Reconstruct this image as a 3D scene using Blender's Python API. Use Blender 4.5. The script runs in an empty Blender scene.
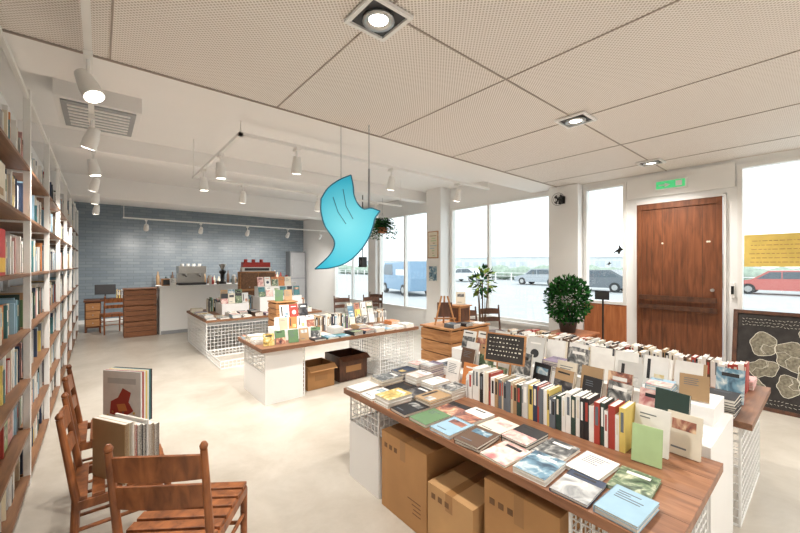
import bpy, bmesh, math, random
from mathutils import Vector, Matrix, Euler
random.seed(7)
R=random.random
def U(a,b): return a+(b-a)*R()
H=1.6; F=360.0; TH=math.atan2(300,360)
FW=Vector((math.sin(TH),math.cos(TH),0)); RT=Vector((math.cos(TH),-math.sin(TH),0))
def s2l(c):
    return tuple((x/12.92 if x<=0.04045 else ((x+0.055)/1.055)**2.4) for x in [v/255.0 for v in c])
MATS={}
def nt(name):
    m=bpy.data.materials.new(name); m.use_nodes=True
    n=m.node_tree.nodes; l=m.node_tree.links
    return m,n,l,n['Principled BSDF']
def mat(name,col,rough=0.5,var=0.06,scale=6,metal=0,emit=0,bump=0,spec=0.5):
    if name in MATS: return MATS[name]
    m,n,l,b=nt(name)
    c=s2l(col)
    b.inputs['Roughness'].default_value=rough; b.inputs['Metallic'].default_value=metal
    b.inputs['Specular IOR Level'].default_value=spec
    tc=n.new('ShaderNodeTexCoord'); no=n.new('ShaderNodeTexNoise'); no.inputs['Scale'].default_value=scale
    no.inputs['Detail'].default_value=4
    l.new(tc.outputs['Object'],no.inputs['Vector'])
    r=n.new('ShaderNodeValToRGB')
    r.color_ramp.elements[0].position=.3; r.color_ramp.elements[1].position=.7
    r.color_ramp.elements[0].color=tuple(x*(1-var) for x in c)+(1,)
    r.color_ramp.elements[1].color=tuple(min(1,x*(1+var)) for x in c)+(1,)
    l.new(no.outputs['Fac'],r.inputs['Fac']); l.new(r.outputs['Color'],b.inputs['Base Color'])
    if emit:
        b.inputs['Emission Color'].default_value=c+(1,); b.inputs['Emission Strength'].default_value=emit
    if bump:
        bp=n.new('ShaderNodeBump'); bp.inputs['Strength'].default_value=bump; bp.inputs['Distance'].default_value=.01
        l.new(no.outputs['Fac'],bp.inputs['Height']); l.new(bp.outputs['Normal'],b.inputs['Normal'])
    MATS[name]=m; return m
def wood(name,c1,c2,scl=(1,1,1),rough=.45):
    m,n,l,b=nt(name); b.inputs['Roughness'].default_value=rough
    tc=n.new('ShaderNodeTexCoord'); mp=n.new('ShaderNodeMapping'); mp.inputs['Scale'].default_value=scl
    no=n.new('ShaderNodeTexNoise'); no.inputs['Scale'].default_value=4; no.inputs['Detail'].default_value=7; no.inputs['Distortion'].default_value=.6
    r=n.new('ShaderNodeValToRGB'); r.color_ramp.elements[0].position=.3; r.color_ramp.elements[1].position=.68
    r.color_ramp.elements[0].color=s2l(c1)+(1,); r.color_ramp.elements[1].color=s2l(c2)+(1,)
    l.new(tc.outputs['Object'],mp.inputs['Vector']); l.new(mp.outputs['Vector'],no.inputs['Vector'])
    l.new(no.outputs['Fac'],r.inputs['Fac']); l.new(r.outputs['Color'],b.inputs['Base Color'])
    bp=n.new('ShaderNodeBump'); bp.inputs['Strength'].default_value=.15; bp.inputs['Distance'].default_value=.004
    l.new(no.outputs['Fac'],bp.inputs['Height']); l.new(bp.outputs['Normal'],b.inputs['Normal'])
    MATS[name]=m; return m
def art(name,cols,scale):
    m,n,l,b=nt(name); b.inputs['Roughness'].default_value=.4
    tc=n.new('ShaderNodeTexCoord'); no=n.new('ShaderNodeTexNoise'); no.inputs['Scale'].default_value=scale; no.inputs['Detail'].default_value=5; no.inputs['Distortion'].default_value=1.2
    r=n.new('ShaderNodeValToRGB'); k=len(cols)
    while len(r.color_ramp.elements)<k: r.color_ramp.elements.new(.5)
    for i,c in enumerate(cols):
        r.color_ramp.elements[i].position=.32+.36*i/(k-1); r.color_ramp.elements[i].color=s2l(c)+(1,)
    l.new(tc.outputs['Object'],no.inputs['Vector']); l.new(no.outputs['Fac'],r.inputs['Fac']); l.new(r.outputs['Color'],b.inputs['Base Color'])
    return m
ART=[art('cover_art_mono',[(40,42,46),(110,112,112),(214,212,206)],16),
 art('cover_art_sea',[(44,70,92),(110,150,172),(226,230,226)],12),
 art('cover_art_forest',[(40,56,44),(104,126,96),(204,206,178)],18),
 art('cover_art_dusk',[(66,52,58),(168,110,92),(232,204,170)],14),
 art('cover_art_dark',[(26,26,30),(58,58,64),(128,124,120)],12),
 art('cover_art_grey',[(120,122,124),(180,182,182),(232,230,226)],10),
 art('cover_art_pink',[(190,120,120),(230,190,182),(240,232,224)],14),
 art('cover_art_ochre',[(110,86,52),(206,176,92),(236,226,196)],14)]
# ---- materials
white=mat('white_paint',(242,241,239),.5,.01,3)
wallw=mat('wall_white',(244,244,243),.7,.01,2)
ceilw=mat('ceiling_white',(246,244,242),.75,.01,1.5)
metalw=mat('white_metal',(240,239,236),.35,.02)
wirem=mat('wire_white',(240,240,238),.35,.02)
black=mat('black_paint',(28,27,27),.45,.1)
dark=mat('dark_grey',(62,62,64),.5,.1)
grey=mat('mid_grey',(160,162,165),.5,.05)
chalk=mat('chalk',(225,220,205),.9,.1,40)
chalk2=mat('chalk_soft',(128,122,106),.9,.45,40)
board=mat('chalkboard',(48,44,42),.8,.4,12)
card=mat('cardboard',(184,138,90),.8,.08,5)
card2=mat('cardboard_light',(196,154,106),.8,.08,5)
tape=mat('box_tape',(168,124,78),.4,.05)
ink=mat('box_ink',(120,88,60),.8,.1)
lampE=mat('lamp_glow',(255,246,232),.4,0,1,emit=7)
pages=mat('book_pages',(232,226,216),.8,.05,60)
steel=mat('steel',(190,190,188),.3,.05,metal=.8)
tblw=wood('table_wood',(122,80,56),(164,116,84),(7,.8,7))
tblx=wood('table_wood_x',(108,74,54),(148,106,78),(.8,7,7))
crate=wood('crate_wood',(156,104,62),(202,150,100),(1,1,9))
shelfw=wood('shelf_wood',(104,72,50),(144,104,74),(7,.8,7))
chairw=wood('chair_wood',(104,60,34),(172,106,62),(5,5,1.5),.38)
chaird=wood('chair_wood_dark',(66,42,32),(102,66,46),(5,5,1.5),.4)
doorw=wood('door_wood',(90,52,32),(136,82,52),(6,6,.7),.4)
panelw=wood('panel_wood',(160,92,54),(194,124,78),(6,6,.9),.45)
leafm=mat('leaf',(44,100,42),.75,.35,12,spec=.15)
leafd=mat('leaf_dark',(24,62,32),.75,.35,12,spec=.15)
pot=mat('pot_grey',(86,84,82),.6,.1)
terracotta=mat('terracotta',(176,104,66),.7,.1)
trunk=mat('trunk',(98,74,52),.8,.2,20)
COL={'w':(236,235,231),'c':(226,218,200),'lg':(205,205,202),'bg':(200,186,160),'tn':(172,142,106),'bk':(38,37,40),'nv':(46,60,86),
'tl':(62,118,124),'gr':(98,130,92),'rd':(170,66,56),'or':(206,132,76),'ye':(224,200,112),'pk':(216,168,164),'br':(98,74,58),
'sk':(150,184,204),'dg':(44,66,60),'sl':(104,112,120),'lgn':(174,200,148),'mv':(120,106,128)}
BC={k:mat('book_'+k,v,.5,.04,20) for k,v in COL.items()}
POOL=['w']*9+['c']*5+['lg']*5+['bg']*3+['tn']*2+['bk']*5+['nv']*2+['tl','gr','rd','or','ye','pk','br','br','sk','sk','dg','sl','sl','sl','mv','lgn']
def rc(): return BC[random.choice(POOL)]

def catm(pts,n=5):
    out=[];N=len(pts)
    for i in range(N):
        p0,p1,p2,p3=[Vector(pts[(i+k-1)%N]) for k in range(4)]
        if (p2-p1).length<1e-4: continue
        if (p1-p0).length<1e-4: p0=p1-(p2-p1)*.5
        if (p3-p2).length<1e-4: p3=p2+(p2-p1)*.5
        for j in range(n):
            t=j/n
            out.append(0.5*((2*p1)+(-p0+p2)*t+(2*p0-5*p1+4*p2-p3)*t*t+(-p0+3*p1-3*p2+p3)*t**3))
    return out
class MB:
    def __init__(s): s.v=[];s.f=[];s.m=[];s.s=[];s.slots=[]
    def mi(s,m):
        if m not in s.slots: s.slots.append(m)
        return s.slots.index(m)
    def add(s,vs,fs,m,M=None,smooth=False):
        b=len(s.v)
        for v in vs:
            v=Vector(v)
            if M is not None: v=M@v
            s.v.append(v)
        i=s.mi(m)
        for f in fs: s.f.append([b+k for k in f]); s.m.append(i); s.s.append(smooth)
    def box(s,x0,x1,y0,y1,z0,z1,m,M=None):
        vs=[(x0,y0,z0),(x1,y0,z0),(x1,y1,z0),(x0,y1,z0),(x0,y0,z1),(x1,y0,z1),(x1,y1,z1),(x0,y1,z1)]
        s.add(vs,[(0,3,2,1),(4,5,6,7),(0,1,5,4),(1,2,6,5),(2,3,7,6),(3,0,4,7)],m,M)
    def cyl(s,p0,p1,r,m,n=12,r2=None,M=None,cap=True):
        p0=Vector(p0);p1=Vector(p1); r2=r if r2 is None else r2
        d=(p1-p0).normalized(); a=Vector((0,0,1)) if abs(d.z)<.9 else Vector((1,0,0))
        u=d.cross(a).normalized(); w=d.cross(u)
        vs=[];fs=[]
        for i in range(n):
            t=2*math.pi*i/n; o=u*math.cos(t)+w*math.sin(t); vs+= [p0+o*r,p1+o*r2]
        for i in range(n):
            j=(i+1)%n; fs.append((2*i,2*j,2*j+1,2*i+1))
        s.add(vs,fs,m,M,True)
        if cap:
            s.add([vs[2*i] for i in range(n)],[tuple(range(n))],m,M); s.add([vs[2*i+1] for i in range(n)],[tuple(range(n))],m,M)
    def lathe(s,prof,c,m,n=20,M=None):
        vs=[];fs=[];k=len(prof)
        for i in range(n):
            t=2*math.pi*i/n
            for r,z in prof: vs.append((c[0]+r*math.cos(t),c[1]+r*math.sin(t),c[2]+z))
        for i in range(n):
            j=(i+1)%n
            for q in range(k-1): fs.append((i*k+q,j*k+q,j*k+q+1,i*k+q+1))
        s.add(vs,fs,m,M,True)
    def prism(s,pts,off,m,M=None,m2=None):
        n=len(pts);off=Vector(off); a=[Vector(p) for p in pts]; b=[p+off for p in a]
        s.add(a,[tuple(range(n))],m,M); s.add(b,[tuple(range(n))],m,M)
        s.add(a+b,[(i,(i+1)%n,n+(i+1)%n,n+i) for i in range(n)],m2 or m,M)
    def build(s,name,bevel=0,parent=None):
        me=bpy.data.meshes.new(name); me.from_pydata([tuple(v) for v in s.v],[],s.f)
        for m in s.slots: me.materials.append(m)
        me.polygons.foreach_set('material_index',s.m); me.polygons.foreach_set('use_smooth',s.s); me.update()
        bm=bmesh.new(); bm.from_mesh(me); bmesh.ops.recalc_face_normals(bm,faces=bm.faces); bm.to_mesh(me); bm.free()
        o=bpy.data.objects.new(name,me); bpy.context.collection.objects.link(o)
        if bevel:
            b=o.modifiers.new('bevel','BEVEL'); b.width=bevel; b.segments=2; b.limit_method='ANGLE'
        if parent: o.parent=parent
        return o
def TM(x,y,z,rz=0,rx=0,ry=0):
    return Matrix.Translation((x,y,z))@Matrix.Rotation(math.radians(rz),4,'Z')@Matrix.Rotation(math.radians(ry),4,'Y')@Matrix.Rotation(math.radians(rx),4,'X')
def simplebox(name,x0,x1,y0,y1,z0,z1,m,bev=0):
    b=MB(); b.box(x0,x1,y0,y1,z0,z1,m); return b.build(name,bev)

# ================= ROOM =================
W=6.0; XL=-.75; YB=13.0; YN=-2.6; HC=2.9; HU=3.3
m,n,l,b=nt('polished_concrete'); b.inputs['Roughness'].default_value=.3
tc=n.new('ShaderNodeTexCoord'); no=n.new('ShaderNodeTexNoise'); no.inputs['Scale'].default_value=1.3; no.inputs['Detail'].default_value=9; no.inputs['Roughness'].default_value=.7; no.inputs['Distortion'].default_value=.4
r=n.new('ShaderNodeValToRGB'); r.color_ramp.elements[0].position=.3; r.color_ramp.elements[1].position=.72
r.color_ramp.elements[0].color=s2l((174,165,151))+(1,); r.color_ramp.elements[1].color=s2l((207,200,189))+(1,)
l.new(tc.outputs['Object'],no.inputs['Vector']); l.new(no.outputs['Fac'],r.inputs['Fac']); l.new(r.outputs['Color'],b.inputs['Base Color'])
floorm=m
simplebox('floor',XL-.15,W+.15,YN-.15,YB+.15,-.12,0,floorm)
m,n,l,b=nt('perforated_panel'); b.inputs['Roughness'].default_value=.7
tc=n.new('ShaderNodeTexCoord'); mp=n.new('ShaderNodeMapping'); mp.inputs['Rotation'].default_value=(0,0,math.radians(45))
vo=n.new('ShaderNodeTexVoronoi'); vo.voronoi_dimensions='2D'; vo.inputs['Scale'].default_value=58; vo.inputs['Randomness'].default_value=0
r=n.new('ShaderNodeValToRGB'); r.color_ramp.elements[0].position=.26; r.color_ramp.elements[1].position=.4
r.color_ramp.elements[0].color=s2l((196,184,173))+(1,); r.color_ramp.elements[1].color=s2l((246,240,234))+(1,)
l.new(tc.outputs['Object'],mp.inputs['Vector']); l.new(mp.outputs['Vector'],vo.inputs['Vector']); l.new(vo.outputs['Distance'],r.inputs['Fac']); l.new(r.outputs['Color'],b.inputs['Base Color'])
perf=m
c=MB()
c.box(XL-.15,W+.15,YN-.15,2.93,HC,HC+.4,perf)
c.box(XL-.15,W+.15,2.93,3.45,HC-.004,HC+.4,ceilw)
c.box(XL-.15,W+.15,3.45,YB+.15,HU,HU+.1,ceilw)
ceil=c.build('ceiling')
seam=mat('panel_seam',(172,160,150),.8,.05)  # tan of the joints between ceiling panels
t=MB()
for x in (.05,1.12,2.18,3.25,4.32,5.38): t.box(x-.004,x+.004,YN,2.92,HC-.005,HC-.0005,seam)
for y in (-1.5,0,1.46): t.box(XL,W,y-.005,y+.005,HC-.006,HC-.0006,seam)
t.box(XL,W,2.92,2.93,HC-.012,HC-.0005,seam)
t.build('trim_1')
bm_=MB(); bm_.box(XL,W,9.0,9.45,2.9,HU-.001,ceilw); bm_.build('trim_2')
bm_=MB(); bm_.box(XL,W,6.1,6.35,3.08,HU-.001,ceilw); bm_.build('trim_3')
simplebox('wall_left',XL-.15,XL,YN-.15,YB+.15,0,HU,wallw)
simplebox('wall_near',XL,W,YN-.15,YN,0,HC-.001,wallw)
m,n,l,b=nt('grey_tile'); b.inputs['Roughness'].default_value=.3
tc=n.new('ShaderNodeTexCoord'); sp=n.new('ShaderNodeSeparateXYZ'); cb=n.new('ShaderNodeCombineXYZ')
br=n.new('ShaderNodeTexBrick'); br.inputs['Scale'].default_value=1; br.inputs['Brick Width'].default_value=.3; br.inputs['Row Height'].default_value=.085; br.inputs['Mortar Size'].default_value=.005
br.inputs['Color1'].default_value=s2l((124,136,146))+(1,); br.inputs['Color2'].default_value=s2l((140,151,159))+(1,); br.inputs['Mortar'].default_value=s2l((108,119,127))+(1,)
l.new(tc.outputs['Object'],sp.inputs[0]); l.new(sp.outputs['X'],cb.inputs['X']); l.new(sp.outputs['Z'],cb.inputs['Y']); l.new(cb.outputs[0],br.inputs['Vector'])
l.new(br.outputs['Color'],b.inputs['Base Color'])
bp=n.new('ShaderNodeBump'); bp.invert=True; bp.inputs['Strength'].default_value=.5; bp.inputs['Distance'].default_value=.01
l.new(br.outputs['Fac'],bp.inputs['Height']); l.new(bp.outputs['Normal'],b.inputs['Normal'])
tile=m
simplebox('wall_back',XL,W,YB,YB+.15,0,HU-.001,tile)
simplebox('baseboard_back',XL,W,YB-.015,YB-.001,0,.1,white)
w=MB()
ops=[(-1.6,.74,.12,2.82),(.84,1.84,0,2.5),(1.95,2.56,1.0,2.83),(3.1,5.42,.55,2.85),(5.95,8.1,.5,2.9),(8.5,10.6,.5,2.9)]
y=YN-.15
for (a,b2,z0,z1) in ops:
    w.box(W,W+.15,y,a,0,HU-.002,wallw)
    if z0>0 : w.box(W,W+.15,a,b2,0,z0,panelw if a==1.95 else wallw)
    w.box(W,W+.15,a,b2,z1,HU-.002,wallw); y=b2
w.box(W,W+.15,y,YB+.15,0,HU-.002,wallw)
w.box(W-.18,W,2.58,3.06,0,HC-.005,wallw)
w.box(W-.3,W,5.46,5.9,0,HU-.002,wallw)
w.box(W-.12,W,8.12,8.48,0,HU-.002,wallw)
w.box(W-.02,W,1.96,2.55,0,.98,panelw)
w.build('wall_right')
gm=bpy.data.materials.new('window_glass'); gm.use_nodes=True; n=gm.node_tree.nodes;l=gm.node_tree.links
n.remove(n['Principled BSDF']); mx=n.new('ShaderNodeMixShader'); mx.inputs[0].default_value=.05
tr=n.new('ShaderNodeBsdfTransparent'); tr.inputs[0].default_value=(.95,.98,.98,1); gl=n.new('ShaderNodeBsdfGlossy'); gl.inputs['Roughness'].default_value=.02
l.new(tr.outputs[0],mx.inputs[1]); l.new(gl.outputs[0],mx.inputs[2]); l.new(mx.outputs[0],n['Material Output'].inputs[0])
def window(i,a,b2,z0,z1,mull=[]):
    q=MB(); f=.045
    q.box(W-.02,W+.08,a,a+f,z0,z1,metalw); q.box(W-.02,W+.08,b2-f,b2,z0,z1,metalw)
    q.box(W-.02,W+.08,a+f,b2-f,z0,z0+f,metalw); q.box(W-.02,W+.08,a+f,b2-f,z1-f,z1,metalw)
    for y in mull: q.box(W-.015,W+.075,y-.025,y+.025,z0+f,z1-f,metalw)
    q.box(W+.03,W+.036,a+f,b2-f,z0+f,z1-f,gm)
    return q.build('window_%d'%i)
window(1,-1.6,.74,.12,2.82,[-.6])
window(2,1.95,2.56,1.0,2.83)
window(3,3.1,5.42,.55,2.85,[4.42])
window(4,5.95,8.1,.5,2.9,[7.0])
window(5,8.5,10.6,.5,2.9,[9.5])
simplebox('trim_4',W-.12,W-.021,3.1,5.42,.5,.55,white)
d=MB()
d.box(W-.03,W+.02,.88,1.80,.02,2.46,doorw)
for a,b2 in ((.875,.93),(1.75,1.805)): d.box(W-.045,W-.03,a,b2,.02,2.46,doorw)
for z0,z1 in ((.02,.16),(2.38,2.46)): d.box(W-.045,W-.03,.93,1.75,z0,z1,doorw)
for y in (1.07,1.22,1.36,1.50,1.63): d.box(W-.0315,W-.0298,y-.003,y+.003,.16,2.38,chaird)
for z in (1.02,1.15):
    d.box(W-.085,W-.06,.92,1.77,z-.03,z+.03,chaird)
    for y in (.97,1.35,1.71): d.box(W-.061,W-.03,y-.02,y+.02,z-.025,z+.025,doorw)
d.cyl((W-.03,.97,1.28),(W-.06,.97,1.28),.02,steel)
for y in (1.0,1.02,1.5): d.cyl((W-.03,y,1.9),(W-.034,y,1.9),.012,BC['c'])
d.build('door_1',.003)
d=MB()
d.box(W-.03,W+.1,.842,.87,0,2.49,white); d.box(W-.03,W+.1,1.81,1.838,0,2.49,white); d.box(W-.03,W+.1,.87,1.81,2.465,2.498,white)
d.build('trim_5')
simplebox('trim_6',W-.035,W-.001,.76,1.94,2.56,2.86,white)
q=MB(); q.box(W-.03,W-.001,.765,.80,1.2,1.38,white); q.box(W-.04,W-.03,.77,.795,1.24,1.34,black); q.build('door_access_panel')
gE=mat('exit_green',(70,190,120),.4,.05,emit=.5)
e=MB(); e.box(W-.08,W-.036,1.22,1.58,2.63,2.76,white); e.box(W-.084,W-.08,1.24,1.56,2.645,2.745,gE)
e.box(W-.087,W-.084,1.27,1.34,2.66,2.73,white); e.prism([(W-.087,1.40,2.69),(W-.087,1.46,2.72),(W-.087,1.46,2.66)],(.003,0,0),white); e.box(W-.087,W-.084,1.46,1.53,2.685,2.70,white)
e.build('exit_sign')
q=MB()
def vbird(cy,cz,s): q.prism([(W+.024,cy+a*s,cz+b2*s) for a,b2 in ((-1,.2),(-.4,.35),(0,1),(.1,.3),(.5,.0),(1,-.5),(.3,-.25),(0,-.8),(-.3,-.1))],(.003,0,0),black)
vbird(2.06,1.82,.09); vbird(2.2,1.62,.04); q.build('window_bird_decal')

# ============== lights ==============
def spot(loc,aim,power,ang=110,blend=.8,rad=.06,col=(1,.95,.885),parent=None):
    L=bpy.data.lights.new('lamp_light','SPOT'); L.energy=power; L.spot_size=math.radians(ang); L.spot_blend=blend; L.shadow_soft_size=rad; L.color=col
    o=bpy.data.objects.new('lamp_light',L); bpy.context.collection.objects.link(o); o.location=loc
    dd=(Vector(aim)-Vector(loc)).normalized(); o.rotation_euler=dd.to_track_quat('-Z','Y').to_euler()
    if parent: o.parent=parent
    return o
def downlight(x,y):
    q=MB(); s=.13
    q.box(x-s,x+s,y-s,y-s+.022,HC-.022,HC-.0065,white);q.box(x-s,x+s,y+s-.022,y+s,HC-.022,HC-.0065,white)
    q.box(x-s,x-s+.022,y-s+.022,y+s-.022,HC-.022,HC-.0065,white);q.box(x+s-.022,x+s,y-s+.022,y+s-.022,HC-.022,HC-.0065,white)
    q.box(x-.108,x+.108,y-.108,y+.108,HC-.0095,HC-.0065,dark)  # flat dark plate imitates the shaded recess, ceiling has no hole
    q.lathe([(.045,-.012),(.08,-.012),(.085,-.028),(.06,-.028),(.045,-.012)],(x,y,HC),steel)
    q.cyl((x,y,HC-.0125),(x,y,HC-.0195),.05,lampE,20)
    o=q.build('recessed_downlight')
    spot((x,y,HC-.05),(x,y,0),120,145,.9,.08,parent=o)
for x in (1.12,3.25,5.33):
    downlight(x,1.52 if x<3 else 1.46)
    downlight(x,-1.2)  # unseen row behind the camera, added to light the room
def track(name,pts,z=2.78):
    q=MB()
    for (a,b2) in zip(pts[:-1],pts[1:]):
        x0,x1=sorted((a[0],b2[0]));y0,y1=sorted((a[1],b2[1]))
        q.box(x0-.017,x1+.017,y0-.017,y1+.017,z,z+.03,metalw)
    for p in pts:
        q.cyl((p[0],p[1],z+.03),(p[0],p[1],(HC-.005 if p[1]<3.45 else HU)),.006,metalw,8)
    return q.build(name)
def tspot(x,y,z,aim,power,ang=110):
    q=MB(); p=Vector((x,y,z-.17)); dd=(Vector(aim)-p).normalized()
    q.box(x-.02,x+.02,y-.05,y+.05,z-.03,z-.001,metalw)
    q.cyl((x,y,z-.03),(x,y,z-.12),.009,metalw,8)
    q.cyl(p-dd*.08,p+dd*.02,.036,metalw,16,.05); q.cyl(p+dd*.02,p+dd*.08,.05,metalw,16)
    q.cyl(p+dd*.081,p+dd*.084,.042,lampE,16)
    o=q.build('track_spotlight')
    spot(p+dd*.1,aim,power*1.45,ang,.9,.04,parent=o)
track('ceiling_light_track',[(-.05,.3),(-.05,3.2),(-.05,6.0)],2.76)
track('ceiling_light_track',[(4.6,3.4),(.97,3.4),(.97,5.5),(4.6,5.5)],2.76)
track('ceiling_light_track',[(.4,9.9),(5.4,9.9)],2.62)
track('ceiling_light_track',[(-.05,6.6),(-.05,8.8)],2.76)
for y,a in ((2.62,(.7,1.7,.6)),(3.7,(-.45,4.2,1.2)),(4.8,(.4,5.0,0)),(5.8,(-.45,6.4,1.2))): tspot(-.05,y,2.76,a,42)
for y in (7.0,8.4): tspot(-.05,y,2.76,(-.3,y+.5,1),45)
for x in (1.5,2.7,3.9): tspot(x,3.4,2.76,(x+.2,4.1,.6),70)
for y in (4.1,4.9): tspot(.97,y,2.76,(1.2,y+.3,.3),60)
for x in (1.6,2.8,4.0): tspot(x,5.5,2.76,(x+.1,6.4,.3),70)
for x in (.8,1.9,3.0,4.1,5.1): tspot(x,9.9,2.62,(x,11.6,1.0),80)

# hanging bird light-box
T=(351,175);Lc=(321,199);Bk=(380,211);Tl=(315,269)
pp=[T,T,(339,180),(328,188),Lc,Lc,(321,212),(325,226),(334,240),(333,250),(326,259),Tl,Tl,(330,268),(346,263),(359,252),(368,239),(373,226),(375,218),Bk,Bk,(371,208),(364,209),(358,204),(354,195),(353,185)]
D=3.3
def P3(px,py,d): return FW*d+RT*((px-400)/F*d)+Vector((0,0,H-(py-265)/F*d))
ctr=P3(347,226,D)
m,n,l,b=nt('turquoise_acrylic'); b.inputs['Roughness'].default_value=.25
geo=n.new('ShaderNodeTexCoord'); vm=n.new('ShaderNodeVectorMath'); vm.operation='DISTANCE'; vm.inputs[1].default_value=tuple(ctr)
l.new(geo.outputs['Object'],vm.inputs[0])
r=n.new('ShaderNodeValToRGB'); r.color_ramp.elements[0].position=.03; r.color_ramp.elements[1].position=.42
r.color_ramp.elements[0].color=s2l((150,226,234))+(1,); r.color_ramp.elements[1].color=s2l((40,158,188))+(1,)
l.new(vm.outputs['Value'],r.inputs['Fac']); l.new(r.outputs['Color'],b.inputs['Emission Color'])
b.inputs['Base Color'].default_value=s2l((60,176,196))+(1,)
b.inputs['Emission Strength'].default_value=.5
teal=mat('teal_edge',(20,112,140),.4,.05,emit=.1)
pts2=catm([(p[0],p[1],0) for p in pp],4)
q=MB()
q.prism([P3(p.x,p.y,D) for p in pts2],FW*.07,m,m2=teal)
ring=[P3(p.x,p.y,D-.003) for p in pts2]
for i in range(len(ring)):
    q.cyl(ring[i],ring[(i+1)%len(ring)],.006,teal,6,cap=False)
for fe in ([(333,197),(338,212),(346,224)],[(343,189),(346,206),(353,219)]):
    g=[P3(a,b2,D-.002) for a,b2 in fe]
    for a,b2 in zip(g[:-1],g[1:]): q.cyl(a,b2,.0035,teal,6)
p=P3(341,183,D+.035); q.cyl(p,(p.x,p.y,HC-.004),.003,grey,8)
p=P3(369,212,D+.035); q.cyl(p,(p.x,p.y,HC-.004),.004,grey,8); q.cyl(p,(p.x,p.y,p.z+.40),.010,grey,10)
q.build('hanging_dove_light_sign')

q=MB(); q.box(-.3,.3,4.1,4.9,3.0,3.22,white); q.box(-.26,.26,4.14,4.86,2.985,3.0,grey)
for i in range(7): q.box(-.22,.22,4.2+i*.09,4.23+i*.09,2.975,2.986,white)
for x in (-.25,.25):
    for y in (4.15,4.85): q.cyl((x,y,3.2),(x,y,HU),.006,steel,6)
q.build('air_conditioner',.01)
q=MB(); p=(4.5,6.7)
q.cyl((p[0],p[1],1.75),(p[0],p[1],HU),.012,black); q.box(p[0]-.07,p[0]+.07,p[1]-.07,p[1]+.07,1.55,1.78,black); q.cyl((p[0]-.071,p[1],1.66),(p[0]-.078,p[1],1.66),.05,dark,16)
q.build('hanging_speaker',.008)
q=MB(); fx,fy,fz=W-.18,2.83,2.66
q.box(fx-.03,fx,fy-.05,fy+.05,fz-.06,fz+.06,black); q.cyl((fx-.03,fy,fz),(fx-.14,fy,fz),.025,black)
for k in range(3):
    rr=.10-.03*k
    for i in range(20):
        a=2*math.pi*i/20;c2=2*math.pi*(i+1)/20
        q.cyl((fx-.15,fy+rr*math.cos(a),fz+rr*math.sin(a)),(fx-.15,fy+rr*math.cos(c2),fz+rr*math.sin(c2)),.003,black,5)
for i in range(4):
    a=math.pi*i/2+.4; q.prism([(fx-.13,fy,fz),(fx-.13,fy+.085*math.cos(a),fz+.085*math.sin(a)),(fx-.12,fy+.085*math.cos(a+.7),fz+.085*math.sin(a+.7))],(.003,0,0),dark)
q.build('wall_fan')

# ============== LEFT BOOKSHELF ==============
XS=-.39; XB=-.70
lev=[.08,.42,.78,1.14,1.54,1.94,2.3]
ups=[1.25*i+1.24 for i in range(9)]
s=MB()
for y in ups:
    for x in (XS-.035,XB):
        s.box(x,x+.038,y-.02,y+.02,0,2.87,metalw)
    for z in lev: s.box(XB+.03,XS-.03,y-.012,y+.012,z-.035,z-.012,metalw)
for x in (XS-.03,XB): s.box(x+.002,x+.028,ups[0],ups[-1],2.80,2.83,metalw)
for z in lev:
    for a,b2 in zip(ups[:-1],ups[1:]): s.box(XB+.0,XS+.004,a+.021,b2-.021,z-.022,z,shelfw)
s.build('bookshelf',.002)
bk=MB()
SP=['w']*10+['lg']*5+['c']*4+['sk']*4+['nv']*3+['tl']*2+['bk']*2+['bg','tn','rd','ye','or','sl','sl','gr','dg','pk']
for zi,z in enumerate(lev):
    gap=(lev[zi+1] if zi<6 else 2.66)-z-.04
    for a,b2 in zip(ups[:-1],ups[1:]):
        y=a+.03
        while y<b2-.06:
            if R()<.05: y+=U(.04,.14); continue
            if R()<.05 and y<b2-.2:
                w_=U(.13,.17);h=min(gap*.92,U(.2,.26)); cm=rc()
                bk.box(XS-.09,XS-.07,y,y+w_,z+.001,z+h,cm); bk.box(XS-.0695,XS-.0685,y+.02,y+w_-.02,z+h*.3,z+h*.8,random.choice(ART)); y+=w_+.01; continue
            th=U(.012,.04); h=min(gap*.95,U(.19,.28)); dp=U(.13,.19); cm=BC[random.choice(SP)]
            if y+th>b2-.02: break
            xf=XS-U(.04,.07)
            bk.box(xf-dp,xf,y,y+th-.001,z+.001,z+h,cm)
            if th>.02 and R()<.6: bk.box(xf,xf+.0008,y+.003,y+th-.004,z+h*.5,z+h*.85,rc())
            y+=th
bk.box(XS-.04,XS-.025,2.78,3.02,1.541,1.80,mat('book_bright_red',(214,46,36),.4)); bk.box(XS-.0245,XS-.0235,2.79,3.01,1.56,1.64,mat('book_bright_yellow',(244,196,60),.4))
bk.box(XS-.04,XS-.02,2.8,2.98,1.941,2.16,BC['c']); bk.box(XS-.0195,XS-.019,2.83,2.93,1.98,2.02,BC['tn'])
bk.build('shelf_books')

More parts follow.
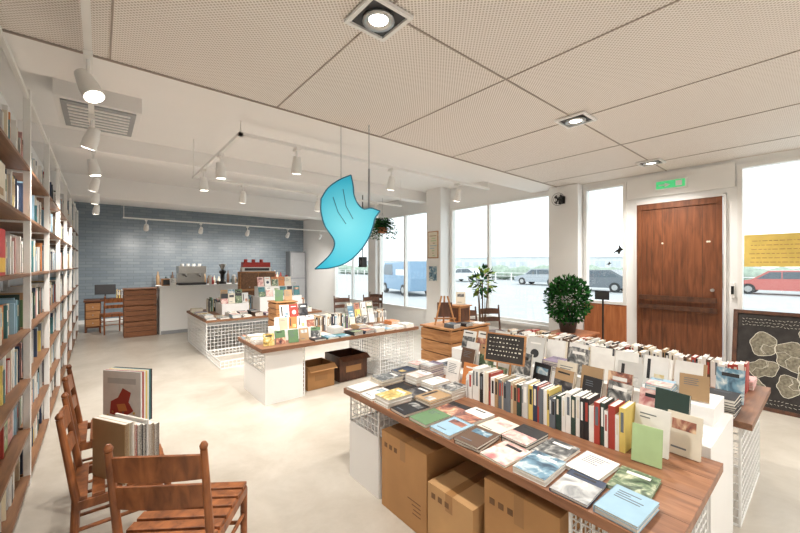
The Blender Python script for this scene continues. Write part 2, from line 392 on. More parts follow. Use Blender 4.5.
# ============== book helpers ==============
def deco(mb,w,h,M,z):
    k=R()
    if k<.45:
        if R()<.5: mb.box(-w*.5,w*.5,-h*.5,h*.5,z,z+.0006,random.choice(ART),M); mb.box(-w*.3,w*.3,h*.25,h*.36,z+.0006,z+.0012,random.choice([BC['w'],BC['bk']]),M)
        else: mb.box(-w*.5,w*.5,-h*.5,h*U(-.1,.25),z,z+.0008,random.choice(ART),M); mb.box(-w*.35,w*U(0,.3),h*.34,h*.4,z,z+.0008,BC['bk'],M)
    elif k<.6: mb.box(-w*.35,w*.35,h*.1,h*.35,z,z+.0008,random.choice(ART),M); mb.box(-w*.35,w*.1,-h*.35,-h*.31,z,z+.0008,BC['sl'],M)
    elif k<.72:
        mb.box(-w*.35,-w*.22,-h*.3,h*.38,z,z+.0008,BC['bk'],M); mb.box(-w*.05,w*.35,-h*.4,-h*.1,z,z+.0008,random.choice(ART),M)
    elif k<.75:
        mb.cyl((0,-h*.08,z),(0,-h*.08,z+.0008),w*.24,rc(),16,M=M); mb.box(-w*.3,w*.3,h*.3,h*.36,z,z+.0008,rc(),M)
    else:
        for i in range(random.randint(2,6)): mb.box(-w*.35,w*U(-.1,.35),h*(.32-.08*i),h*(.345-.08*i),z,z+.0008,BC['sl'] ,M)
def flatbook(mb,x,y,z,w,h,t,rz,cm=None,dc=True):
    cm=cm or rc(); M=TM(x,y,z,rz)
    mb.box(-w/2,w/2,-h/2,h/2,0,.0015,cm,M); mb.box(-w/2+.003,w/2-.003,-h/2+.003,h/2-.003,.0015,t-.0015,pages,M)
    mb.box(-w/2,w/2,-h/2,h/2,t-.0015,t,cm,M); mb.box(-w/2-.001,-w/2+.002,-h/2,h/2,0,t,cm,M)
    if dc: deco(mb,w,h,M,t)
    return t
def stack(mb,x,y,z,rz=0,nmax=3,w=.15,h=.21,nmin=1):
    k=random.randint(nmin,nmax); cm=rc()
    for i in range(k):
        t=U(.01,.022); flatbook(mb,x+U(-.003,.003),y+U(-.003,.003),z,w,h,t,rz+U(-2,2),cm,i==k-1); z+=t+.0006
    return z
def upright(mb,x,y,z,th,h,dp,cm):
    a=.0015
    mb.box(x,x+.002,y,y+th,z,z+h,cm); mb.box(x+.002,x+dp,y,y+a,z,z+h,cm); mb.box(x+.002,x+dp,y+th-a,y+th,z,z+h,cm)
    mb.box(x+.002,x+dp-.004,y+a,y+th-a,z+.002,z+h-.004,pages)
    if th>.012:
        mb.box(x-.0006,x,y+th*.25,y+th*.75,z+h*.45,z+h*.9,random.choice([BC['bk'],BC['w'],BC['sl'],BC['rd'],BC['c']]))
def rowY(mb,x,y0,y1,z,pool=None,hmin=.18,hmax=.23):
    y=y0
    while y<y1:
        th=U(.01,.032); cm=BC[random.choice(pool or POOL)]
        upright(mb,x+U(0,.012),y,z,th,U(hmin,hmax),U(.13,.15),cm); y+=th+.0008
def rowX(mb,y,x0,x1,z,pool=None,hmin=.18,hmax=.23):
    x=x0
    while x<x1:
        th=U(.01,.032); h=U(hmin,hmax); cm=BC[random.choice(pool or POOL)]; yy=y+U(0,.012)
        mb.box(x,x+th,yy,yy+.14,z,z+h,cm); mb.box(x+.002,x+th-.002,yy+.003,yy+.141,z+.003,z+h+.0005,pages)
        mb.box(x+th*.25,x+th*.75,yy-.0006,yy,z+h*.4,z+h*.85,random.choice([BC['bk'],BC['w'],BC['sl']])); x+=th+.0008
def faceout(mb,x,y,z,w=.14,h=.2,rz=-90,tilt=14,cm=None,t=.015,dc=True):
    cm=cm or rc()
    M=TM(x,y,z+.004,rz)@Matrix.Rotation(math.radians(-tilt),4,'X')
    mb.box(-w/2,w/2,0,.0015,0,h,cm,M); mb.box(-w/2+.002,w/2-.002,.0015,t-.0015,.003,h-.003,pages,M); mb.box(-w/2,w/2,t-.0015,t,0,h,cm,M)
    mb.box(-w/2-.0005,-w/2+.0015,0,t,0,h,cm,M)
    if dc:
        M2=M@Matrix.Translation((0,0,h/2))@Matrix.Rotation(math.radians(90),4,'X')
        deco(mb,w,h,M2,0.0)
def wirebox(mb,x0,x1,y0,y1,z0,z1,sp=.05,t=.002):
    def gr(n0,n1):
        k=max(1,round((n1-n0)/sp)); return [n0+(n1-n0)*i/k for i in range(k+1)]
    X,Y,Z=gr(x0,x1),gr(y0,y1),gr(z0,z1)
    for yy in (y0,y1):
        for x in X: mb.box(x-t,x+t,yy-t,yy+t,z0,z1,wirem)
        for z in Z: mb.box(x0,x1,yy-t,yy+t,z-t,z+t,wirem)
    for xx in (x0,x1):
        for y in Y: mb.box(xx-t,xx+t,y-t,y+t,z0,z1,wirem)
        for z in Z: mb.box(xx-t,xx+t,y0,y1,z-t,z+t,wirem)
    e=.006
    for xx in (x0,x1):
        for yy in (y0,y1): mb.box(xx-e,xx+e,yy-e,yy+e,z0,z1,wirem)
    for z in (z0+e,z1-e):
        for xx in (x0,x1): mb.box(xx-e,xx+e,y0,y1,z-e,z+e,wirem)
        for yy in (y0,y1): mb.box(x0,x1,yy-e,yy+e,z-e,z+e,wirem)
TZ=.66
# ============== TABLE 1 (front) ==============
t=MB(); t.box(1.43,2.27,.33,2.39,TZ-.04,TZ,tblw)
for k in range(1,4): t.box(1.43+.21*k-.001,1.43+.21*k+.001,.33,2.39,TZ-.002,TZ+.0005,chaird)
wirebox(t,1.47,2.2,1.99,2.35,.0,TZ-.042,.045,.0028); wirebox(t,1.47,2.2,.38,.68,.0,TZ-.042,.045,.0028)
t.box(1.462,1.466,1.985,2.355,0,.42,white); t.box(1.47,2.2,2.356,2.36,0,.42,white); t.box(1.47,2.2,1.98,1.984,0,.42,white); t.box(1.47,2.2,1.985,2.355,.40,.405,white)
t.build('display_table',.0015)
def carton(x0,x1,y0,y1,h,m):
    q=MB(); q.box(x0,x1,y0,y1,0.001,h,m)
    q.box(x0-.001,x0,(y0+y1)/2-.025,(y0+y1)/2+.025,h*.75,h,tape); q.box(x0,x1,(y0+y1)/2-.025,(y0+y1)/2+.025,h,h+.001,tape)
    for i in range(4): q.box(x0-.0012,x0-.0002,y0+.05,y0+.05+U(.05,.12),h*(.2+.05*i),h*(.2+.05*i)+.006,ink)
    for i in range(3): q.box(x0-.0012,x0-.0002,y1-.06-.05*i,y1-.03-.05*i,h*.8,h*.8+.03,ink)
    return q.build('cardboard_box',.003)
carton(1.45,1.85,1.50,1.93,.5,card)
carton(1.42,1.78,1.14,1.46,.38,card2)
carton(1.46,1.9,.72,1.10,.55,card)
fb=MB()
y=2.28
while y>.45:
    stack(fb,1.545,y,TZ+.001,-90+U(-4,4),2 if y<1.6 else 3); y-=.178
y=2.26
while y>.45:
    stack(fb,1.75,y,TZ+.001,-90+U(-4,4),2 if y<1.7 else 3); y-=.172
for y in (2.28,2.1,1.92,1.74): stack(fb,1.95,y,TZ+.001,-90+U(-4,4),4,.13,.18)
for y in (2.3,2.15): stack(fb,2.14,y,TZ+.001,-90+U(-4,4),6,.12,.17)
fb.build('flat_books')
rb=MB()
rowY(rb,2.0,.66,1.62,TZ+.001,['w','w','w','c','c','lg','bg','bk','sl','nv','rd','ye','tn','w','br','dg','w'],.17,.225)
rb.box(1.99,2.16,1.655,1.66,TZ+.001,TZ+.13,white)
rb.build('book_row',0)
ff=MB()
faceout(ff,1.97,.56,TZ,.12,.17,-85,10,BC['lgn'],dc=False)
faceout(ff,2.10,.58,TZ,.15,.22,-92,10,BC['w'])
faceout(ff,2.19,.47,TZ,.14,.20,-95,10,BC['c'])
faceout(ff,2.16,1.78,TZ,.13,.18,-88,12,BC['or']); faceout(ff,2.16,1.95,TZ,.13,.17,-88,12,BC['w'])
ff.build('standing_books')
# ============== PLINTH ==============
PZ=.70
p=MB(); p.box(2.3,2.92,.38,2.38,0,PZ,white); p.box(2.62,2.92,.42,2.36,PZ,PZ+.1,white); p.box(2.297,2.3,.38,2.38,.0,.06,grey)
p.build('white_display_plinth',.004)
pb=MB()
for y in [.66+.17*i for i in range(10)]:
    cm=BC[random.choice(['w','w','c','lg','w','br','bk','w','tn','w'])]
    if R()<.7: faceout(pb,2.40+U(-.02,.02),y,PZ+.001,U(.12,.15),U(.17,.2),-90+U(-10,10),14,cm)
    else: stack(pb,2.40,y,PZ+.001,-90+U(-6,6),5,.13,.17)
    if R()<.7: faceout(pb,2.52,y+.04,PZ+.001,.14,.21,-90+U(-8,8),12,BC[random.choice(['w','c','w','tn','lg'])],dc=R()<.6)
for y in [.52+.17*i for i in range(11)]:
    if R()<.65: faceout(pb,2.68,y,PZ+.101,U(.13,.16),U(.14,.2),-90+U(-10,10),16,BC[random.choice(['w','w','c','lg','w','tn','w'])],dc=R()<.6)
    else: stack(pb,2.72,y,PZ+.101,-90+U(-6,6),6,.13,.17,3)
    if R()<.7: faceout(pb,2.81,y+.06,PZ+.101,.14,.19,-90+U(-8,8),14,BC[random.choice(['w','c','w','w','lg'])],dc=R()<.4)
faceout(pb,2.36,.56,PZ+.001,.16,.21,-100,8,BC['dg'],dc=False)
pb.build('standing_books')
q=MB(); M=TM(2.24,1.52,.90,-78)@Matrix.Rotation(math.radians(-12),4,'X')
q.box(-.14,.14,0,.012,0,.19,board,M); 
for (a,b2,c_,d_) in ((-.15,.15,-.01,0),(-.15,.15,.19,.2)): q.box(a,b2,-.004,.014,c_,d_,crate,M)
for a in (-.15,.14): q.box(a,a+.01,-.004,.014,0,.19,crate,M)
for i in range(5):
    x=-.12
    while x<.11:
        w_=U(.006,.018); q.box(x,x+w_,-.001,0,.16-.03*i,.162-.03*i+U(0,.008),chalk,M); x+=w_+.014
q.cyl(M@Vector((-.05,.008,.0)),M@Vector((-.05,.03,-.24)),.006,crate); q.cyl(M@Vector((.05,.008,0)),M@Vector((.05,.03,-.24)),.006,crate)
q.build('chalkboard_sign')
# ============== TABLE 2 ==============
t=MB(); t.box(2.95,3.95,.30,2.45,TZ-.04,TZ,tblx)
wirebox(t,3.0,3.88,.36,.8,0,TZ-.042,.05,.0028); wirebox(t,3.0,3.88,1.9,2.38,0,TZ-.042,.05,.0028)
t.build('display_table',.0015)
tb=MB()
for y in [.45+.2*i for i in range(10)]:
    stack(tb,3.07,y,TZ+.001,-90,8); stack(tb,3.85,y,TZ+.001,-90,4)
    if R()<.8: faceout(tb,3.3,y,TZ+.001,.15,U(.19,.23),-90+U(-8,8),12,BC[random.choice(['w','w','c','w','tn','rd','lg','bg'])])
tb.build('flat_books')
tb=MB(); rowY(tb,3.45,1.0,2.3,TZ+.001,['w','c','lg','w','br','tn','w','sl']); rowY(tb,3.62,.4,2.2,TZ+.001,['br','bk','tn','w','rd','w','c','w']); tb.build('book_row')
# ============== TABLE B ==============
t=MB(); t.box(1.38,3.75,4.05,4.97,TZ-.045,TZ,tblx)
t.box(1.44,1.9,4.12,4.13,0,TZ-.046,white); t.box(1.44,1.45,4.13,4.88,0,.36,white)
wirebox(t,1.45,1.92,4.13,4.9,0,TZ-.047,.05,.003); wirebox(t,3.05,3.68,4.1,4.9,0,TZ-.047,.05,.003)
t.build('display_table',.0015)
def smallbox(x0,x1,y0,y1,z,m):
    q=MB(); th=.012
    q.box(x0,x1,y0,y1,.001,.02,m); q.box(x0,x0+th,y0,y1,.02,z,m); q.box(x1-th,x1,y0,y1,.02,z,m); q.box(x0+th,x1-th,y0,y0+th,.02,z,m); q.box(x0+th,x1-th,y1-th,y1,.02,z,m)
    q.box(x0+.1,x1-.1,y0-.002,y0,z*.35,z*.6,tape); q.prism([(x0,y0,z),(x1,y0,z),(x1,y0-.09,z-.05),(x0,y0-.09,z-.05)],(0,0,.004),m)
    q.box(x0+.03,x1-.03,y0+.03,y1-.03,.02,z*.7,dark)
    q.build('cardboard_box',.002)
smallbox(2.02,2.4,4.25,4.6,.3,card); smallbox(2.5,2.95,4.28,4.7,.34,chaird)
mb=MB()
for x in [2.1+.185*i for i in range(9)]: stack(mb,x,4.16,TZ+.001,U(-4,4),3)
for x in [2.3+.2*i for i in range(7)]: stack(mb,x,4.4,TZ+.001,U(-4,4),7)
for y in (4.4,4.6,4.8): stack(mb,1.5,y,TZ+.001,-90,5)
mb.build('flat_books')
mb=MB(); rowX(mb,4.62,2.25,2.85,TZ+.001); rowX(mb,4.80,3.42,3.7,TZ+.001,['bk','br','w','c','tn'],.15,.2); mb.build('book_row')
mb=MB()
for i in range(5): faceout(mb,1.5+.15*i,4.17+U(-.02,.02),TZ+.001,.12,U(.14,.18),U(-25,5),14,BC[random.choice(['bk','tn','w','gr','sk'])])
mb.box(1.7,2.15,4.35,4.75,TZ+.001,TZ+.13,white); mb.box(1.78,2.15,4.5,4.75,TZ+.13,TZ+.24,white)
for i in range(4): faceout(mb,1.76+.12*i,4.37,TZ+.131,.1,.15,U(-20,5),14)
for i in range(3): faceout(mb,1.84+.13*i,4.53,TZ+.241,.12,.18,U(-20,5),14,BC[random.choice(['w','w','rd','c'])])
mb.build('standing_books')
q=MB(); 
for i in range(4):
    for j in range(3):
        zz=TZ+.03+.1*j; faceout(q,2.95+.12*i,4.66+.035*j,zz,.09,.12,-10,15,BC[random.choice(['c','ye','sk','w','w','tl','lg','pk'])])
for x in (2.88,3.37): q.cyl((x,4.66,TZ+.001),(x,4.76,TZ+.36),.005,steel,6); q.cyl((x,4.85,TZ+.001),(x,4.76,TZ+.36),.005,steel,6)
q.cyl((2.88,4.76,TZ+.36),(3.37,4.76,TZ+.36),.005,steel,6)
q.build('postcard_rack')
# ============== TABLE C ==============
t=MB(); t.box(1.4,3.6,6.9,8.7,.60,.64,tblx); wirebox(t,1.42,3.55,6.93,8.65,0,.6,.06,.0035); wirebox(t,1.42,2.3,6.0,6.88,0,.12,.06,.0035)
t.build('wire_display_table')
mb=MB(); z=.641
for x in [1.5+.2*i for i in range(10)]: stack(mb,x,7.0,z,U(-5,5),5); stack(mb,x,7.25,z,U(-5,5),8)
for y in [7.45+.22*i for i in range(5)]: stack(mb,1.52,y,z,-90,5)
mb.build('flat_books')
mb=MB()
mb.box(1.8,2.3,7.5,8.0,z,z+.2,white); mb.box(2.5,3.4,7.45,7.9,z,z+.3,white); mb.box(2.55,3.3,7.7,7.95,z+.3,z+.5,white)
for i in range(4): faceout(mb,1.86+.13*i,7.55,z+.201,.12,.2,U(-15,5),12)
for i in range(3): faceout(mb,1.9+.14*i,7.75,z+.201,.13,.26,U(-15,5),8,BC[random.choice(['gr','tl','w','tn'])])
for i in range(6): faceout(mb,2.57+.15*i,7.52,z+.301,.13,.2,U(-15,5),12,BC[random.choice(['w','c','rd','sk','w','tl'])])
for i in range(5): faceout(mb,2.62+.15*i,7.75,z+.501,.13,.2,U(-15,5),12,BC[random.choice(['w','c','rd','w','or'])])
mb.build('standing_books')
mb=MB(); rowX(mb,7.62,3.42,3.56,z); rowX(mb,8.2,1.7,3.2,z,None,.2,.3); mb.build('book_row')
def crateobj(name,x0,x1,y0,y1,z0,n,h,m):
    q=MB()
    for k in range(n):
        a=z0+k*h+.001; c_=a+h-.006
        q.box(x0,x1,y0,y1,a,a+.012,m)
        for i in range(3):
            zz=a+.015+i*(h-.02)/3; zt=zz+(h-.02)/3-.012
            q.box(x0,x1,y0,y0+.012,zz,zt,m); q.box(x0,x1,y1-.012,y1,zz,zt,m)
            q.box(x0,x0+.012,y0+.013,y1-.013,zz,zt,m); q.box(x1-.012,x1,y0+.013,y1-.013,zz,zt,m)
        for xx in (x0+.013,x1-.038):
            for yy in (y0+.013,y1-.038): q.box(xx,xx+.025,yy,yy+.025,a+.012,c_,m)
        for yy in (y0+.013,y1-.018): q.box(x0+.04,x1-.04,yy,yy+.005,a+.012,c_-.02,chaird)
        for xx in (x0+.013,x1-.018): q.box(xx,xx+.005,y0+.04,y1-.04,a+.012,c_-.02,chaird)
    q.box(x0-.01,x1+.01,y0-.01,y1+.01,z0+n*h,z0+n*h+.02,m)
    return q.build(name,.002)
crateobj('wooden_crate',3.0,3.7,2.72,3.2,0,2,.43,crate)
crateobj('wooden_crate',2.36,2.74,6.2,6.6,0,3,.31,crate)
crateobj('apple_crate_stack',.4,1.0,9.9,10.35,0,3,.35,wood('crate_dark',(120,76,50),(156,104,70),(1,1,9)))
mb=MB(); 
for i in range(2): faceout(mb,2.46+.17*i,6.33,.951,.14,.2,U(-35,-15),12)
mb.build('standing_books')
q=MB(); z=.885
M=TM(3.2,3.0,z,-40)
for x in (-.12,.12): q.cyl(M@Vector((x,-.06,0)),M@Vector((x*.3,0,.34)),.011,crate)
q.cyl(M@Vector((0,.1,0)),M@Vector((0,0,.34)),.011,crate); q.box(-.13,.13,-.075,-.045,.07,.085,crate,M); q.box(-.09,.09,-.05,-.04,.085,.26,chaird,M@Matrix.Rotation(math.radians(-8),4,'X'))
q.build('tabletop_easel')
q=MB(); q.box(3.42,3.62,2.95,3.12,.881,1.08,crate); q.box(3.415,3.42,2.97,3.10,.9,1.06,chaird); q.box(3.44,3.60,2.945,2.95,.9,1.06,chaird); q.box(3.40,3.64,2.93,3.14,1.08,1.095,crate); q.build('small_wooden_box',.003)
mb=MB()
for x,y in ((3.12,2.8),(3.33,2.79),(3.58,2.8)): stack(mb,x,y,.881,U(-6,6),3,.13,.14)
faceout(mb,3.52,3.02,1.096,.12,.16,-50,14,BC['c'])
mb.build('flat_books')

def leaf(mb,p,d,L,wd,m):
    d=d.normalized(); s=d.cross(Vector((U(-1,1),U(-1,1),1))).normalized()*wd; nrm=d.cross(s).normalized()*wd*.3
    mb.add([p,p+d*L*.45+s+nrm,p+d*L,p+d*L*.45-s+nrm],[(0,1,2),(0,2,3)],m)
def bush(name,x,y,z,pr,ph,cz,rx,rz,nl,Ls,m1,potm):
    q=MB(); q.lathe([(0,0),(pr*.75,0),(pr,ph),(pr*1.06,ph),(pr*1.06,ph*.9),(pr*.95,ph*.88),(0,ph*.88)],(x,y,z),potm)
    top=z+ph*.88
    for k in range(7):
        a=U(0,6.28); e=Vector((x+math.cos(a)*rx*U(.3,.8),y+math.sin(a)*rx*U(.3,.8),cz+U(-.5,.7)*rz))
        q.cyl((x+U(-.02,.02),y+U(-.02,.02),top),e,.008,trunk,6,.003)
    q.cyl((x,y,top),(x,y,cz),.014,trunk,8,.008)
    for i in range(nl):
        while True:
            v=Vector((U(-1,1),U(-1,1),U(-1,1)))
            if .2<v.length<1: break
        p=Vector((x+v.x*rx,y+v.y*rx,cz+v.z*rz)); dd=v.normalized()+Vector((U(-.6,.6),U(-.6,.6),U(-.5,.6)))
        leaf(q,p,dd,U(.6,1)*Ls,Ls*.25,m1 if R()<.6 else leafd)
    return q.build(name)
st=MB(); st.box(4.95,5.55,2.15,2.65,.60,.63,panelw)
for a in (4.97,5.50):
    for b2 in (2.17,2.60): st.box(a,a+.035,b2,b2+.035,0,.6,panelw)
st.box(4.98,5.52,2.18,2.62,.18,.2,panelw); st.box(4.95,4.965,2.2,2.6,.45,.6,panelw)
st.build('side_table',.003)
bush('potted_ficus',5.2,2.45,.631,.13,.16,1.1,.30,.34,2000,.075,leafm,pot)
bush('potted_tree',4.4,3.35,0.0,.15,.32,1.35,.16,.22,110,.12,mat('leaf_light',(110,130,56),.7,.3,10,spec=.2),terracotta)
q=MB(); hx,hy,hz=5.2,6.9,2.35
q.lathe([(0,0),(.1,.02),(.14,.14),(.13,.14),(.0,.1)],(hx,hy,hz),terracotta)
for k in range(3):
    a=k*2.1; q.cyl((hx+.13*math.cos(a),hy+.13*math.sin(a),hz+.14),(hx,hy,hz+.5),.003,grey,5)
q.cyl((hx,hy,hz+.5),(hx,hy,HU),.003,grey,5)
for k in range(80):
    a=U(0,6.28); L=U(.22,.42); p=Vector((hx,hy,hz+.13)); up=U(.1,.35)
    for j in range(8):
        f=j/8; pt=p+Vector((math.cos(a)*L*f,math.sin(a)*L*f,up*math.sin(f*2.2)-.32*f*f*f*1.6))
        leaf(q,pt,Vector((math.cos(a+1.2),math.sin(a+1.2),-.3)),.08,.02,leafd); leaf(q,pt,Vector((math.cos(a-1.2),math.sin(a-1.2),-.3)),.08,.02,leafm)
q.build('hanging_fern')

# ============== chairs ==============
def chair(x,y,rz,wm,wide=False,h=.86,w=.40,name='wooden_chair'):
    M=TM(x,y,0,rz); q=MB(); hw=w/2
    for sx in (-1,1):
        X=sx*(hw-.017)
        q.cyl((X,.19,0),(X,.19,.43),.015,wm,10,.018,M=M)
        q.cyl((X,-.21,0),(X,-.19,.45),.016,wm,10,.018,M=M); q.cyl((X,-.19,.45),(X,-.25,h),.018,wm,10,.014,M=M)
        q.lathe([(0,0),(.015,.003),(.017,.015),(.008,.03),(0,.032)],(X,-.25,h),wm,10,M)
        q.cyl((X,-.2,.18),(X,.19,.18),.010,wm,8,M=M); q.cyl((X,-.2,.30),(X,.19,.30),.010,wm,8,M=M)
    q.cyl((-hw+.017,.19,.25),(hw-.017,.19,.25),.010,wm,8,M=M); q.cyl((-hw+.017,-.205,.22),(hw-.017,-.205,.22),.010,wm,8,M=M)
    for i in range(6):
        a=-.2+i*.069; q.box(-hw+.005,hw-.005,a,a+.052,.445,.462,wm,M)
    q.box(-hw+.01,hw-.01,-.205,-.185,.40,.444,wm,M); q.box(-hw+.01,hw-.01,.18,.2,.40,.444,wm,M)
    q.box(-hw+.0,-hw+.02,-.19,.19,.40,.444,wm,M); q.box(hw-.02,hw,-.19,.19,.40,.444,wm,M)
    for z0,z1 in (((h-.13,h-.03),(h-.25,h-.16)) if wide else ((h-.13,h-.04),(h-.26,h-.19))):
        n_=10
        for i in range(n_):
            x0=-hw+.02+(w-.04)*i/n_; x1=-hw+.02+(w-.04)*(i+1)/n_
            def yy(xx,zz): return -.19-.06*(zz-.45)/(h-.45)-.022*math.cos(xx/hw*1.5)
            def zt(xx): return z1+.012*math.cos(xx/hw*1.5)
            q.prism([(x0,yy(x0,z0),z0),(x1,yy(x1,z0),z0),(x1,yy(x1,z1),zt(x1)),(x0,yy(x0,z1),zt(x0))],(0,.014,0),wm,M)
    return q.build(name,.0015)
chair(.08,3.3,-90,chairw)
chair(.10,2.55,-90,chairw)
chair(.32,1.93,-36,chairw,True)
chair(4.7,3.75,160,chaird); chair(5.2,3.7,150,chaird); chair(4.9,4.5,60,chaird)
chair(4.3,7.1,170,chaird); chair(4.9,6.9,150,chaird); chair(5.4,7.6,120,chaird)
q=MB()
M=TM(.12,3.28,.463,-50)
for i in range(7):
    yy=.014*i; cm=[BC['w'],BC['rd'],BC['w'],BC['ye'],BC['w'],BC['tl'],BC['bk']][i]
    q.box(-.16,.16,yy,yy+.012,0.001,.37,cm,M)
q.box(-.12,.12,-.001,0,.28,.32,BC['lg'],M)
rr=BC['rd']
q.prism([(-.10,-.001,.06),(.02,-.001,.04),(.10,-.001,.09),(.06,-.001,.15),(.08,-.001,.22),(.01,-.001,.25),(-.03,-.001,.18),(-.09,-.001,.15)],(0,-.001,0),rr,M)
q.prism([(-.02,-.0025,.08),(.05,-.0025,.09),(.03,-.0025,.14),(-.04,-.0025,.13)],(0,-.001,0),BC['or'],M)
for i in range(6): q.cyl((-.12+.045*i,-.001,.045+.03*(i%2)),(-.12+.045*i,-.002,.045+.03*(i%2)),.009,random.choice([BC['ye'],BC['gr'],BC['tl']]),8,M=M)
q.build('picture_books')
q=MB(); M=TM(.12,2.5,.463,-60); y0=-.1
for cm,t_,h in ((BC['tn'],.02,.31),(BC['bg'],.03,.31),(BC['rd'],.012,.29),(BC['bk'],.03,.28),(BC['bk'],.02,.27),(BC['w'],.012,.29),(BC['tn'],.03,.26),(BC['br'],.03,.25)):
    q.box(-.13,.13,y0,y0+t_-.001,.001,h,cm,M); q.box(-.127,.13,y0+.002,y0+t_-.003,.002,h+.0008,pages,M); y0+=t_
q.build('picture_books')

# ============== cafe ==============
q=MB(); q.box(1.05,4.3,9.85,10.5,0,1.08,white); q.box(1.03,4.32,9.82,10.52,1.08,1.11,white); q.box(1.07,4.28,9.846,9.85,0,.08,grey)
q.build('service_counter',.004)
z=1.111
q=MB(); x=1.75
q.box(x-.3,x+.3,10.05,10.4,z+.28,z+.46,steel); q.box(x-.3,x+.3,10.25,10.4,z+.05,z+.28,steel); q.box(x-.3,x+.3,10.02,10.4,z,z+.05,dark)
for xx in (x-.15,x+.15): q.cyl((xx,10.12,z+.28),(xx,10.12,z+.22),.035,steel); q.cyl((xx,10.12,z+.23),(xx,9.97,z+.21),.012,black)
for xx in (x-.2,x-.08,x+.05,x+.18): q.cyl((xx,10.22,z+.46),(xx,10.22,z+.52),.035,white,12,.04)
q.build('espresso_machine',.006)
q=MB(); x=2.45
q.lathe([(0,0),(.09,0),(.09,.05),(.05,.08),(.05,.25),(.08,.28),(.08,.34),(.03,.36)],(x,10.15,z),black); q.lathe([(.03,.36),(.09,.5),(.09,.51),(0,.52)],(x,10.15,z),steel); q.build('coffee_grinder')
q=MB()
for xx0,n_ in ((2.66,26),(2.12,4)):
  for i in range(n_):
    xx=xx0+.06*i; h=U(.08,.26); q.lathe([(0,0),(.03,0),(.036,h),(.033,h),(.028,.01)],(xx,9.98+.13*(i%3)+U(-.02,.02),z),random.choice([white,BC['c'],BC['tn'],BC['tl'],BC['rd'],steel,BC['br'],BC['w']]),12)
q.build('cups_and_jars')
mb=MB(); rowX(mb,9.9,3.0,3.3,z,['w','c','tn','rd'],.1,.16) if False else faceout(mb,1.32,9.93,z,.12,.18,0,12,BC['w'])
mb.build('counter_menu_card')
q=MB(); q.box(1.12,1.4,10.05,10.3,z,z+.16,crate); q.box(1.14,1.38,10.045,10.05,z+.02,z+.14,dark); q.build('wooden_bread_box',.004)
q=MB(); q.box(2.4,3.2,8.45,8.64,.641,1.45,crate)
for a in (2.42,2.81):
    q.box(a,a+.37,8.44,8.45,.68,1.02,shelfw); q.box(a,a+.37,8.44,8.45,1.06,1.42,shelfw); q.cyl((a+.18,8.44,1.1),(a+.18,8.42,1.1),.012,steel)
q.build('wooden_cabinet',.004)
q=MB(); redm=mat('red_enamel',(186,52,44),.35,.05)
q.box(2.45,3.1,8.46,8.63,1.451,1.55,white); q.box(2.47,3.08,8.46,8.63,1.55,1.66,redm); q.box(2.5,3.05,8.455,8.46,1.47,1.53,dark)
for xx in (2.55,2.72,2.9): q.cyl((xx,8.55,1.66),(xx,8.55,1.73),.04,redm)
q.build('cash_register',.01)
q=MB(); q.box(1.2,5.2,12.4,12.95,0,.9,mat('cabinet_grey',(186,188,186),.5,.05)); q.box(1.18,5.22,12.38,12.96,.9,.94,crate); 
for i in range(1,6): q.box(1.2+.66*i,1.205+.66*i,12.395,12.4,.1,.88,dark)
q.build('back_cabinet',.004)
q=MB()
for i in range(40):
    xx=1.3+.096*i; h=U(.14,.5); rr=U(.03,.055); q.lathe([(0,0),(rr,0),(rr,h*.7),(rr*.4,h*.85),(rr*.4,h),(0,h)],(xx,12.65+U(-.12,.12),.941),random.choice([white,steel,BC['tn'],BC['br'],BC['dg'],BC['rd'],black,BC['c']]),12)
q.build('bottles_and_jars')
q=MB(); q.box(5.3,5.9,12.6,12.98,0,2.1,mat('fridge_grey',(128,132,136),.35,.04)); q.box(5.33,5.87,12.59,12.6,.1,1.1,grey); q.box(5.33,5.87,12.59,12.6,1.13,2.05,grey); q.box(5.36,5.38,12.56,12.59,1.2,1.6,steel); q.build('refrigerator',.006)
q=MB(); dk=wood('desk_wood',(84,50,32),(124,78,50),(.8,6,6))
q.box(-.3,.62,11.2,11.8,.72,.76,dk); q.box(-.28,.02,11.23,11.78,.1,.72,dk)
for i in range(3): q.box(-.26,.0,11.215,11.23,.14+.19*i,.31+.19*i,crate); q.cyl((-.13,11.215,.22+.19*i),(-.13,11.2,.22+.19*i),.012,steel)
for yy in (11.25,11.72): q.box(.56,.6,yy,yy+.04,0,.72,dk)
q.box(-.28,-.24,11.23,11.27,0,.1,dk); q.box(-.02,.02,11.23,11.27,0,.1,dk); q.box(-.28,-.24,11.74,11.78,0,.1,dk); q.box(-.02,.02,11.74,11.78,0,.1,dk)
q.build('writing_desk',.004)
q=MB(); q.box(-.1,.3,11.4,11.43,.88,1.12,black); q.box(-.09,.29,11.395,11.4,.89,1.11,dark); q.cyl((.1,11.42,.762),(.1,11.42,.9),.015,black); q.box(0,.2,11.35,11.5,.761,.77,black); q.build('computer_monitor',.004)
mb=MB(); rowX(mb,11.55,.32,.55,.761); mb.build('book_row')
chair(.22,10.85,10,chairw)

